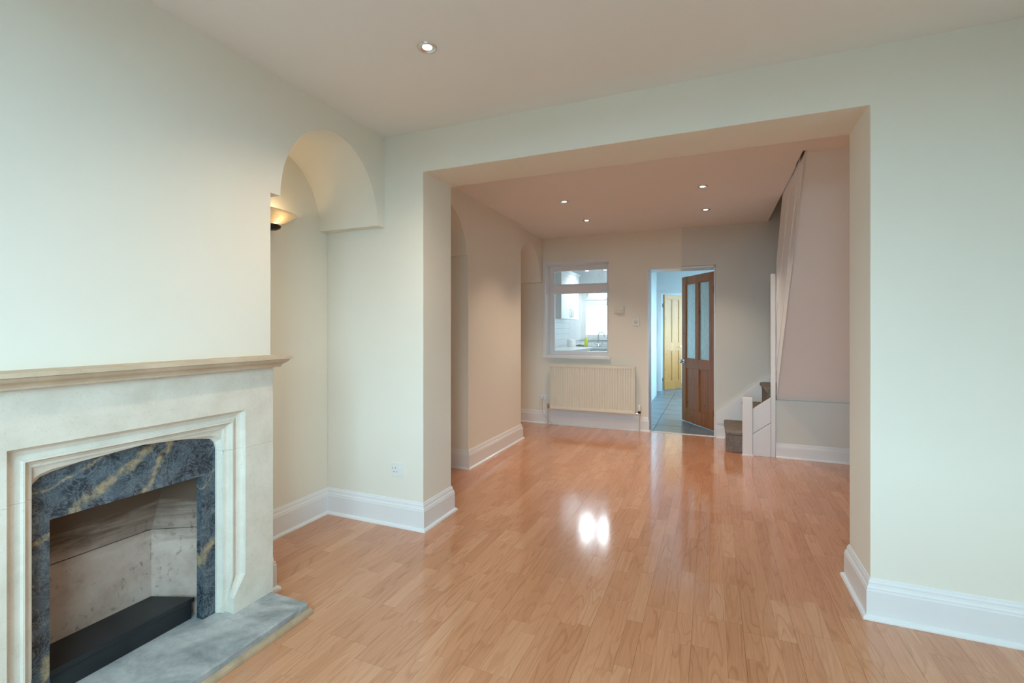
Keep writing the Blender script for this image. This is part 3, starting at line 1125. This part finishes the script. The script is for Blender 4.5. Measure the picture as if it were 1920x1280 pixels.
m.box(x0 - 0.030, x0, Y2 - 0.016, Y2, z0, z1 + 0.030).box(x0, x1 + 0.012, Y2 - 0.016, Y2, z1 - 0.002, z1 + 0.030)
m.build('architrave', 'gloss', w1, bevel=0.003)

# front window behind the viewpoint
w3 = thing('window_3', 'white timber street window behind the viewpoint', 'window', ((FW[0] + FW[1]) / 2, YF, FW[2]), kind='structure')
x0, x1, z0, z1 = FW
ya, yb = YF - 0.11, YF - 0.06
for a, b in ((x0, x0 + 0.05), (x1 - 0.05, x1), (-0.77, -0.73), (-0.23, -0.19)):
    bar(a, b, ya, yb, z0, z1).build('frame_stile', 'gloss', w3)
bar(x0, x1, ya, yb, z0, z0 + 0.05).build('frame_cill', 'gloss', w3)
bar(x0, x1, ya, yb, z1 - 0.05, z1).build('frame_head', 'gloss', w3)
bar(x0 + 0.05, x1 - 0.05, -0.532, -0.528, z0 + 0.05, z1 - 0.05).build('pane', 'glass', w3)
bar(x0 - 0.05, x1 + 0.05, YF - 0.06, YF + 0.05, z0 - 0.03, z0).build('window_sill', 'gloss', w3)


# ------------------------------------------------------------------ doors
def door(name, label, loc, ang, W, H, glazed, mat, face=1):
    d = thing(name, label, 'door', loc, ang, kind='structure')
    T = 0.038
    sw, tr, br, mu = 0.098, 0.098, 0.175, 0.078
    if glazed:
        lz0, lz1 = 0.735, 0.845
    else:
        lz0, lz1 = 0.80, 0.96
        sw, tr, br, mu = 0.09, 0.09, 0.18, 0.07

    def L(nm, x0, x1, z0, z1, t0=0.0, t1=T, mt=mat, bev=0.003, par=d):
        return MB().box(x0, x1, -t1, -t0, z0, z1).build(nm, mt, par, world=False, bevel=bev)
    L('stile', 0, sw, 0.008, H)
    L('stile', W - sw, W, 0.008, H)
    L('top_rail', sw, W - sw, H - tr, H)
    L('lock_rail', sw, W - sw, lz0, lz1)
    L('bottom_rail', sw, W - sw, 0.008, br)
    c = W / 2
    L('muntin', c - mu / 2, c + mu / 2, lz1, H - tr)
    L('muntin', c - mu / 2, c + mu / 2, br, lz0)
    for a, b in ((sw, c - mu / 2), (c + mu / 2, W - sw)):
        if glazed:
            L('pane', a, b, lz1, H - tr, 0.016, 0.020, 'etched', 0)
        else:
            p = L('panel', a, b, lz1, H - tr, 0.012, T - 0.012)
        p = L('panel', a, b, br, lz0, 0.013, T - 0.013)
        # mouldings run round the recessed panels
        for (za, zb) in ((br, lz0), (lz1, H - tr)):
            mm = MB()
            w = 0.013
            for t0, t1 in ((0.005, 0.014), (T - 0.014, T - 0.005)):
                mm.box(a, a + w, -t1, -t0, za, zb).box(b - w, b, -t1, -t0, za, zb)
                mm.box(a + w, b - w, -t1, -t0, za, za + w).box(a + w, b - w, -t1, -t0, zb - w, zb)
            mm.build('panel_moulding', mat, d, world=False)
    # handle on both faces
    hz = 0.81 if glazed else 0.88
    hx = W - 0.05
    h = MB()
    for sgn, y in ((1, 0.0), (-1, -T)):
        h.lathe([(0.0005, 0.008 * sgn), (0.024, 0.007 * sgn), (0.026, 0.0)], c=(hx, y, hz), axis=1, seg=20)
        h.tube([(hx, y, hz), (hx, y + sgn * 0.045, hz)], 0.009, 10)
        if glazed:
            h.lathe([(0.0005, sgn * 0.062), (0.018, sgn * 0.058), (0.026, sgn * 0.046), (0.022, sgn * 0.034), (0.010, sgn * 0.030)], c=(hx, y, hz), axis=1, seg=20)
        else:
            h.tube([(hx, y + sgn * 0.045, hz), (hx - 0.10, y + sgn * 0.045, hz)], [0.009, 0.007], 10)
    h.build('door_handle', 'chrome', d, world=False)
    for z in (0.22, H - 0.22):
        MB().tube([(-0.004, 0.004, z - 0.04), (-0.004, 0.004, z + 0.04)], 0.006, 8).build('hinge', 'dark_metal', d, world=False)
    return d


door('door_1', 'stained pine door with two etched glass panes standing open in the rear doorway', (0.012, 6.300, 0.004), math.atan2(0.633, -0.404), 0.752, 1.952, True, 'pine')
door('door_2', 'paler four panel pine door ajar at the end of the lobby', (-0.932, 10.105, 0.0), math.atan2(0.467, 0.26), 0.60, 1.945, False, 'pine2')

# door lining and threshold
dl = MB()
dl.box(DOOR[0], DOOR[0] + 0.012, Y2 - 0.002, Y2B, 0, DOOR[3]).box(DOOR[1] - 0.010, DOOR[1], Y2 - 0.016, Y2B - 0.045, 0, DOOR[3])
dl.box(DOOR[0], DOOR[1], Y2 - 0.016, Y2B, DOOR[3] - 0.014, DOOR[3])
struct('trim_1', dl, 'gloss', 'white painted lining of the rear doorway', 'door lining')
struct('trim_2', MB().box(DOOR[0] + 0.012, DOOR[1] - 0.010, Y2 + 0.004, Y2 + 0.036, -0.02, 0.006), 'gloss',
       'thin white threshold strip across the rear doorway', 'threshold', bevel=0.003)

# ------------------------------------------------------------------ stairs
st = thing('staircase', 'carpeted winding staircase with white boarded side beyond the opening', 'staircase', (XS, Y3, 0))
RIS = 0.222
TX = [0.120, 0.305, 0.485, 0.660, 0.84]
for i, x in enumerate(TX):
    zt = RIS * (i + 1)
    yf = Y3 + 0.01 if i == 0 else Y3 + 0.07
    xe = XW - 0.012
    y_b = Y2 - 0.058
    m = MB()
    # rounded nosing profile along x, extruded in y
    pr = [(x + 0.016, RIS * i + 0.001), (x + 0.016, zt - 0.050), (x + 0.004, zt - 0.040), (x - 0.006, zt - 0.026), (x - 0.006, zt - 0.012), (x + 0.004, zt - 0.002), (x + 0.014, zt)]
    x_in = TX[i + 1] + 0.03 if i + 1 < len(TX) else xe
    if i == 0:
        x_in = 0.50
    pr += [(x_in, zt), (x_in, RIS * i + 0.001)]
    m.prism(pr, 1, yf + (0.012 if i == 0 else 0), y_b)
    if i == 0:
        # carpet returns over the open end of the bottom step
        pe = [(yf + 0.016, 0.001), (yf + 0.016, zt - 0.05), (yf - 0.004, zt - 0.036), (yf - 0.006, zt - 0.014), (yf + 0.004, zt - 0.002), (yf + 0.03, zt), (yf + 0.03, 0.001)]
        m.prism(pe, 0, x + 0.006, 0.275)
    m.build('step', 'carpet', st, bevel=0.006)
# wall string
sl = (0.75 - 0.291) / (0.588 - 0.031)
poly = [(0.125, 0.0), (0.125, 0.17), (0.034, 0.17), (0.034, 0.291), (XW - 0.01, 0.291 + sl * (XW - 0.044)), (XW - 0.01, 0.05)]
m = MB().prism(poly, 1, Y2 - 0.057, Y2 - 0.026)
m.build('wall_string', 'gloss', st, bevel=0.004)
# newel post and string panel
MB().box(0.272, 0.362, Y3 - 0.055, Y3 + 0.030, 0.0, 0.572).build('newel_post', 'gloss', st, bevel=0.006)
MB().box(0.266, 0.370, Y3 - 0.061, Y3 - 0.045, 0.0, 0.012).build('newel_beading', 'gloss', st)
gs = 0.114 / 0.149
g0 = 0.215
MB().prism([(0.364, 0.0), (0.522, 0.0), (0.522, g0 + gs * 0.158 - 0.0025), (0.364, g0 - 0.0025)], 1, Y3 - 0.028, Y3 - 0.005).build('string_panel', 'gloss', st, bevel=0.002)
MB().prism([(0.364, g0 + 0.0025), (0.522, g0 + gs * 0.158 + 0.0025), (0.522, 0.582), (0.364, 0.461)], 1, Y3 - 0.028, Y3 - 0.005).build('string_panel', 'gloss', st, bevel=0.002)
MB().prism([(0.364, 0.0), (0.530, 0.0), (0.530, 0.575), (0.522, 0.575), (0.364, 0.455)], 1, Y3 - 0.003, Y3 + 0.03).build('panel_backing', 'gloss', st)
# corner post
MB().box(0.524, XS - 0.002, Y3 - 0.022, Y3 + 0.022, 0.0, 1.795).build('corner_post', 'gloss', st, bevel=0.003)
# sloping boards at the stair side
nb = 5
Hv = 1.32
zl = lambda y: 0.557 + (Y3 - y) * SLOPE
wid = [0.26, 0.24, 0.27, 0.24, 0.31]
acc = 0.0
jx = [0.0, -0.012, -0.004, -0.014, -0.006]
for i, w in enumerate(wid):
    lo, hi = acc + (0.002 if i else -0.005), acc + w - 0.002
    acc += w
    P = []
    # clip the sloping band between y limits and below the ceiling
    ztop = ZC2 + 0.10 if i else ZC2 - 0.001
    yA, yB = 3.735, Y3 - 0.022
    band = [(yB, max(zl(yB) + lo, 0)), (yB, zl(yB) + hi)]
    yt_hi = Y3 - (ztop - 0.557 - hi) / SLOPE
    yt_lo = Y3 - (ztop - 0.557 - lo) / SLOPE
    band += [(yt_hi, ztop), (yt_lo, ztop)]
    MB().prism(band, 0, XS + 0.005 + jx[i] * 0.35, XS + 0.010).build('board', 'gloss', st, bevel=0.0015)
# sloping plaster soffit under the flight
MB().prism([(Y3 + 0.03, 0.558), (3.748, 2.4485), (3.748, 2.53), (Y3 + 0.06, 0.64)], 0, XS + 0.012, XW - 0.001).build('soffit', 'ceil', st)['label'] = 'sloping pinkish plaster soffit'

# ------------------------------------------------------------------ kitchen and lobby shells
struct('floor_kitchen', MB().box(XA - 0.2, LX, Y2B, KY, -0.12, -0.002), 'grout', 'grey kitchen floor below the internal window', 'floor')
fl = struct('floor_lobby', MB().box(LX - 0.8, 0.75, Y2 + 0.036, 11.7, -0.12, -0.006), 'grout', 'blue-grey tiled lobby floor seen through the rear doorway', 'floor')
tm = {}
ts = 0.43
for i in range(-4, 5):
    for j in range(0, 13):
        xa, xb = max(LX - 0.8, -0.25 + i * ts + 0.003), min(0.75, -0.25 + (i + 1) * ts - 0.003)
        ya, yb = Y2 + 0.037 + j * ts, Y2 + 0.037 + (j + 1) * ts - 0.006
        if xb - xa < 0.05 or (xb < LX and yb < KY):
            continue
        key = (round(xb - xa, 3), round(yb - ya, 3))
        if key not in tm:
            q = MB().box(0, key[0], 0, key[1], -0.006, 0)
            me = bpy.data.meshes.new('tile')
            me.from_pydata(q.v, [], q.f)
            me.materials.append(M['ltile'])
            tm[key] = me
        o = bpy.data.objects.new('tile', tm[key])
        COL.objects.link(o)
        o.parent = fl
        o.location = (xa, ya, 0)
uvt = lambda co: ((co.y + co.x) / 0.105, co.z / 0.105)
mb = MB()
holed(mb, 1, KY, KY + 0.28, (XA - 0.2, LX, -0.1, KZ + 0.1), [KW])
struct('wall_kitchen_end', mb, 'kwall', 'cool white kitchen end wall around the bright window', 'wall')
struct('wall_kitchen_left', MB().box(XA - 0.38, XA - 0.18, Y2B, KY + 0.28, -0.1, KZ + 0.1), 'kwall', 'cool white kitchen wall behind the cabinets', 'wall')
struct('wall_kitchen_right', MB().box(LX - 0.10, LX, Y2B, KY, -0.1, KZ + 0.1), 'kwall', 'cool white wall between kitchen and lobby', 'wall')
struct('ceiling_kitchen', MB().box(XA - 0.3, 0.95, Y2B, 11.8, KZ, KZ + 0.1), 'kwall', 'white kitchen and lobby ceiling', 'ceiling')
# lobby
mb = MB()
holed(mb, 0, 0.75, 0.95, (Y2B, 11.8, -0.1, KZ + 0.1), [LW, BW])  # both openings are added to bring daylight into lobby and far room
struct('wall_lobby_right', mb, 'kwall', 'cool white lobby wall with a side window', 'wall')
mb = MB()
D2 = (-0.955, -0.28, -0.1, 1.965)
holed(mb, 1, 10.0, 10.10, (LX - 0.8, 0.75, -0.1, KZ + 0.1), [D2])
struct('wall_lobby_end', mb, 'kwall', 'cool white lobby end wall around the far pine door', 'wall')
struct('wall_lobby_left', MB().box(LX - 0.9, LX - 0.8, KY + 0.28, 11.8, -0.1, KZ + 0.1), 'kwall', 'cool white recess wall beyond the kitchen', 'wall')
struct('wall_far', MB().box(LX - 0.9, 0.95, 11.7, 11.8, -0.1, KZ + 0.1), 'kwall', 'cool white wall beyond the far pine door', 'wall')
m = MB().box(D2[0] - 0.07, D2[0], 9.985, 10.0, 0, D2[3] + 0.07).box(D2[1], D2[1] + 0.07, 9.985, 10.0, 0, D2[3] + 0.07).box(D2[0], D2[1], 9.985, 10.0, D2[3], D2[3] + 0.07)
struct('trim_3', m, 'gloss', 'white architrave around the far pine door', 'architrave')

w4 = thing('added_window', 'white framed lobby side window hidden behind the pine door', 'window', (0.85, (LW[0] + LW[1]) / 2, LW[2]), kind='structure')  # invented window, put here to brighten the lobby
ya, yb, za, zb = LW
for a, b in ((ya, ya + 0.05), (yb - 0.05, yb), ((ya + yb) / 2 - 0.02, (ya + yb) / 2 + 0.02)):
    MB().box(0.84, 0.89, a, b, za, zb).build('frame_stile', 'gloss', w4)
MB().box(0.84, 0.89, ya, yb, za, za + 0.05).build('frame_cill', 'gloss', w4)
MB().box(0.84, 0.89, ya, yb, zb - 0.05, zb).build('frame_head', 'gloss', w4)
MB().box(0.863, 0.867, ya + 0.05, yb - 0.05, za + 0.05, zb - 0.05).build('pane', 'glass', w4)

# kitchen window
w2 = thing('window_2', 'bright white framed kitchen window over the sink with its top light open', 'window', ((KW[0] + KW[1]) / 2, KY, KW[2]), kind='structure')
x0, x1, z0, z1 = KW
ya, yb = KY + 0.05, KY + 0.11
bar(x0, x0 + 0.085, ya, yb, z0, z1).build('frame_stile', 'white', w2, bevel=0.004)
bar(x1 - 0.085, x1, ya, yb, z0, z1).build('frame_stile', 'white', w2, bevel=0.004)
bar(x0 + 0.085, x1 - 0.085, ya, yb, z0, z0 + 0.08).build('frame_cill', 'white', w2, bevel=0.004)
bar(x0 + 0.085, x1 - 0.085, ya, yb, z1 - 0.06, z1).build('frame_head', 'white', w2, bevel=0.004)
bar(x0 + 0.085, x1 - 0.085, ya, yb, 1.70, 1.79).build('transom', 'white', w2, bevel=0.004)
bar(x0 + 0.085, x1 - 0.085, ya + 0.03, ya + 0.034, z0 + 0.08, 1.70).build('pane', 'glass', w2)
v = bpy.data.objects.new('top_light', None)
COL.objects.link(v)
v.parent = w2
v.location = Vector(((x0 + x1) / 2, yb - 0.01, z1 - 0.062)) - Vector(w2.location)
v.rotation_euler = (math.radians(-24), 0, 0)
hw, hh = (x1 - x0) / 2 - 0.085, 0.205
for nm, a, b, c, d_ in (('vent_stile', -hw, -hw + 0.045, -hh, 0), ('vent_stile', hw - 0.045, hw, -hh, 0), ('vent_rail', -hw + 0.045, hw - 0.045, -0.045, 0), ('vent_rail', -hw + 0.045, hw - 0.045, -hh, -hh + 0.045)):
    MB().box(a, b, 0, 0.045, c, d_).build(nm, 'white', v, world=False)
MB().box(-hw + 0.045, hw - 0.045, 0.020, 0.024, -hh + 0.045, -0.045).build('pane', 'glass', v, world=False)
bar(x0 - 0.03, x1 + 0.03, KY - 0.04, KY + 0.05, z0 - 0.02, z0).build('window_sill', 'white', w2, bevel=0.003)
# tiled splashback (kitchen wall tiles are only a few pixels across)
KXL = XA - 0.18
m = MB().box(KXL, KXL + 0.008, Y2B, KY, 0.92, 1.42).box(KXL, LX - 0.1, KY - 0.008, KY, 0.92, 1.035)
struct('wall_tiles', m, 'wtile', 'small white splashback tiles around the kitchen worktop', 'wall tiles', uv=uvt)
MB_ = MB().box(KXL + 0.008, KXL + 0.014, 7.62, 8.15, 0.92, 1.42)
tag(MB_.build('splash_panel', 'white'), 'plain white splash panel on the tiled kitchen wall', 'panel')

# wall cabinets
def cabinet(y0, y1, label):
    xb, xf, za, zb = KXL + 0.002, -2.318, 1.42, 2.205
    c = thing('wall_cabinet', label, 'cabinet', (xb, (y0 + y1) / 2, za), group='pale wall cabinets in the kitchen')
    MB().box(xb, xf, y0, y1, za, zb).build('body', 'kcab', c)
    dd = MB().box(xf, xf + 0.018, y0 + 0.002, y1 - 0.002, za + 0.002, zb - 0.002).build('cabinet_door', 'kcab', c, bevel=0.002)
    m = MB()
    fr = 0.06
    for (a, b, e, f) in ((y0 + .004, y0 + fr, za + .004, zb - .004), (y1 - fr, y1 - .004, za + .004, zb - .004), (y0 + fr, y1 - fr, za + .004, za + fr), (y0 + fr, y1 - fr, zb - fr, zb - .004)):
        m.box(xf + 0.018, xf + 0.023, a, b, e, f)
    m.build('door_frame', 'kcab', dd)
    return c, dd, xf


for y0, y1, lab, hy in ((7.54, 8.10, 'pale wall cabinet nearer the internal window in the kitchen', 8.06), (8.105, 8.66, 'pale wall cabinet nearer the kitchen window', 8.15)):
    c, dd, xf = cabinet(y0, y1, lab)
    MB().tube([(xf + 0.022, hy, 1.46), (xf + 0.055, hy, 1.465), (xf + 0.055, hy, 1.585), (xf + 0.022, hy, 1.59)], 0.006, 8).build('handle', 'steel', dd)
tag(MB().prism([(KXL, 2.206), (-2.30, 2.206), (-2.27, 2.240), (-2.27, 2.250), (KXL, 2.250)], 1, 7.52, 8.67).build('cabinet_cornice', 'kcab'),
    'pale moulded cornice on top of the kitchen wall cabinets', 'cornice')


# base units and worktop
def base_unit(nm, lab, x0, x1, y0, y1, facing):
    c = thing(nm, lab, 'cabinet', ((x0 + x1) / 2, (y0 + y1) / 2, 0), group='pale base units under the kitchen worktop')
    MB().box(x0, x1, y0, y1, 0.10, 0.878).build('body', 'kcab', c)
    MB().box(x0 + 0.03, x1 - 0.03, y0 + 0.03, y1 - 0.03, 0.0, 0.10).build('plinth', 'kcab', c)
    if facing == 'x':
        q = MB().box(x1, x1 + 0.018, y0 + 0.003, y1 - 0.003, 0.12, 0.87).build('cabinet_door', 'kcab', c)
        MB().tube([(x1 + 0.018, y0 + 0.05, 0.70), (x1 + 0.04, y0 + 0.05, 0.71), (x1 + 0.04, y0 + 0.05, 0.81), (x1 + 0.018, y0 + 0.05, 0.82)], 0.005, 8).build('handle', 'steel', q)
    else:
        q = MB().box(x0 + 0.003, x1 - 0.003, y0 - 0.018, y0, 0.12, 0.87).build('cabinet_door', 'kcab', c)
        MB().tube([(x0 + 0.05, y0 - 0.018, 0.70), (x0 + 0.05, y0 - 0.04, 0.71), (x0 + 0.05, y0 - 0.04, 0.81), (x0 + 0.05, y0 - 0.018, 0.82)], 0.005, 8).build('handle', 'steel', q)
    return c


for k, lab in enumerate(('first', 'second', 'third')):
    base_unit('base_cabinet', 'pale kitchen base cabinet, %s along the left wall' % lab, KXL + 0.002, KXL + 0.56, 6.9 + k * 0.53, 6.9 + k * 0.53 + 0.525, 'x')
base_unit('sink_cabinet', 'pale kitchen base cabinet below the sink window', -2.04, LX - 0.32, KY - 0.57, KY - 0.002, 'y')
m = MB().prism([(KXL + 0.008, 6.9), (KXL + 0.61, 6.9), (KXL + 0.61, KY - 0.61), (LX - 0.30, KY - 0.61), (LX - 0.30, KY - 0.008), (KXL + 0.008, KY - 0.008)], 2, 0.880, 0.918)
tag(m.build('worktop', 'worktop', bevel=0.003), 'pale laminate kitchen worktop below the tiles and window', 'worktop')
# sink and tap
t = thing('sink', 'stainless steel sink set in the worktop below the kitchen window', 'sink', (-1.92, KY - 0.33, 0.918))
m = MB()
m.box(-0.30, -0.27, -0.22, 0.22, 0, 0.008).box(0.27, 0.30, -0.22, 0.22, 0, 0.008).box(-0.27, 0.27, -0.22, -0.18, 0, 0.008).box(-0.27, 0.27, 0.14, 0.22, 0, 0.008)
m.build('rim', 'steel', t, world=False, bevel=0.002)
MB().box(-0.27, 0.27, -0.18, 0.14, 0.0, 0.003).build('basin', 'steel', t, world=False)
t = thing('mixer_tap', 'chrome swan neck mixer tap in front of the kitchen window', 'tap', (-1.995, KY - 0.155, 0.926))
sp = [(0, 0, 0.02), (0, 0, 0.20)] + [(0.055 - 0.055 * math.cos(a), -0.0, 0.20 + 0.065 * math.sin(a)) for a in [PI * i / 8 for i in range(1, 9)]] + [(0.112, 0, 0.165)]
MB().tube(sp, 0.011, 10).build('spout', 'steel', t, world=False)
MB().lathe([(0.034, 0), (0.032, 0.012), (0.018, 0.02), (0.018, 0.05), (0.0005, 0.055)], seg=16).build('tap_body', 'steel', t, world=False)
for sx in (-1, 1):
    MB().tube([(0, 0, 0.035), (sx * 0.05, 0, 0.045), (sx * 0.085, 0, 0.06)], [0.009, 0.008, 0.006], 8).build('lever', 'steel', t, world=False)
t = thing('washing_up_bottle', 'yellow-green washing-up liquid bottle standing by the kitchen tap', 'bottle', (-2.196, KY - 0.29, 0.918))
MB().lathe([(0.0005, 0), (0.033, 0.0), (0.035, 0.01), (0.034, 0.12), (0.026, 0.155), (0.014, 0.17), (0.013, 0.175)], seg=18).build('body', 'yellow', t, world=False)
MB().lathe([(0.015, 0.172), (0.015, 0.195), (0.008, 0.200), (0.007, 0.225), (0.0005, 0.226)], seg=14).build('cap', 'white', t, world=False)
m = MB()
for dx, dy, dz, r in ((0, 0, 0.018, 0.035), (0.05, 0.01, 0.014, 0.03), (-0.045, 0.005, 0.013, 0.028), (0.02, -0.03, 0.012, 0.025)):
    m.lathe([(0.0005, -dz), (r * 0.9, -dz * 0.8), (r, 0), (r * 0.8, dz * 0.8), (0.0005, dz)], c=(dx, dy, dz), seg=12)
t = m.build('sponge', 'green', bevel=0)
t.location = (-2.325, KY - 0.27, 0.918)
tag(t, 'dark green scouring sponges lying beside the yellow bottle', 'sponge')
t = thing('storage_canister', 'white storage canister on the kitchen worktop by the corner', 'canister', (-2.40, 8.52, 0.918))
MB().lathe([(0.0005, 0), (0.075, 0), (0.078, 0.006), (0.078, 0.105), (0.072, 0.112)], seg=24).build('body', 'white', t, world=False)
MB().lathe([(0.080, 0.108), (0.080, 0.125), (0.060, 0.132), (0.012, 0.134), (0.012, 0.148), (0.0005, 0.150)], seg=24).build('lid', 'white', t, world=False)
t = thing('kitchen_socket', 'steel double socket on the tiled kitchen wall', 'socket', (KXL + 0.008, 7.33, 1.12))
MB().box(0, 0.010, -0.073, 0.073, -0.043, 0.043).build('plate', 'steel', t, world=False, bevel=0.002)
for y in (-0.04, 0.03):
    MB().box(0.0098, 0.012, y - 0.008, y + 0.008, -0.015, 0.020).build('rocker', 'dark', t, world=False)

# kitchen spotlight track
t = thing('spotlight_track', 'chrome spotlight bar on the kitchen ceiling', 'spotlight', (-1.75, 8.25, KZ))
MB().box(-0.42, 0.42, -0.012, 0.012, -0.045, -0.025).build('bar', 'chrome', t, world=False, bevel=0.003)
MB().lathe([(0.0005, -0.028), (0.05, -0.026), (0.055, -0.001)], seg=20).build('ceiling_rose', 'chrome', t, world=False)
for sx in (-0.29, 0.03, 0.35):
    h = MB().tube([(sx, 0, -0.04), (sx, 0, -0.075)], 0.006, 8).lathe([(0.012, -0.075), (0.022, -0.085), (0.034, -0.125), (0.036, -0.130), (0.030, -0.128)], c=(sx, 0, 0), seg=16).build('spot_head', 'chrome', t, world=False)
    MB().lathe([(0.0005, -0.131), (0.028, -0.129)], c=(sx, 0, 0), seg=16).build('lamp', 'lamp_cool', h, world=False)
    l = bpy.data.lights.new('spot_beam', 'SPOT')
    l.energy = 16
    l.color = (0.86, 0.95, 1.0)
    l.spot_size = 2.6
    l.shadow_soft_size = 0.11
    o = bpy.data.objects.new('spot_beam', l)
    COL.objects.link(o)
    o.parent = t
    o.location = (sx, 0, -0.15)

# ground outside
struct('ground', MB().box(-40, 40, -60, 60, -0.35, -0.25), 'ground', 'pale paving outside the house', 'ground')
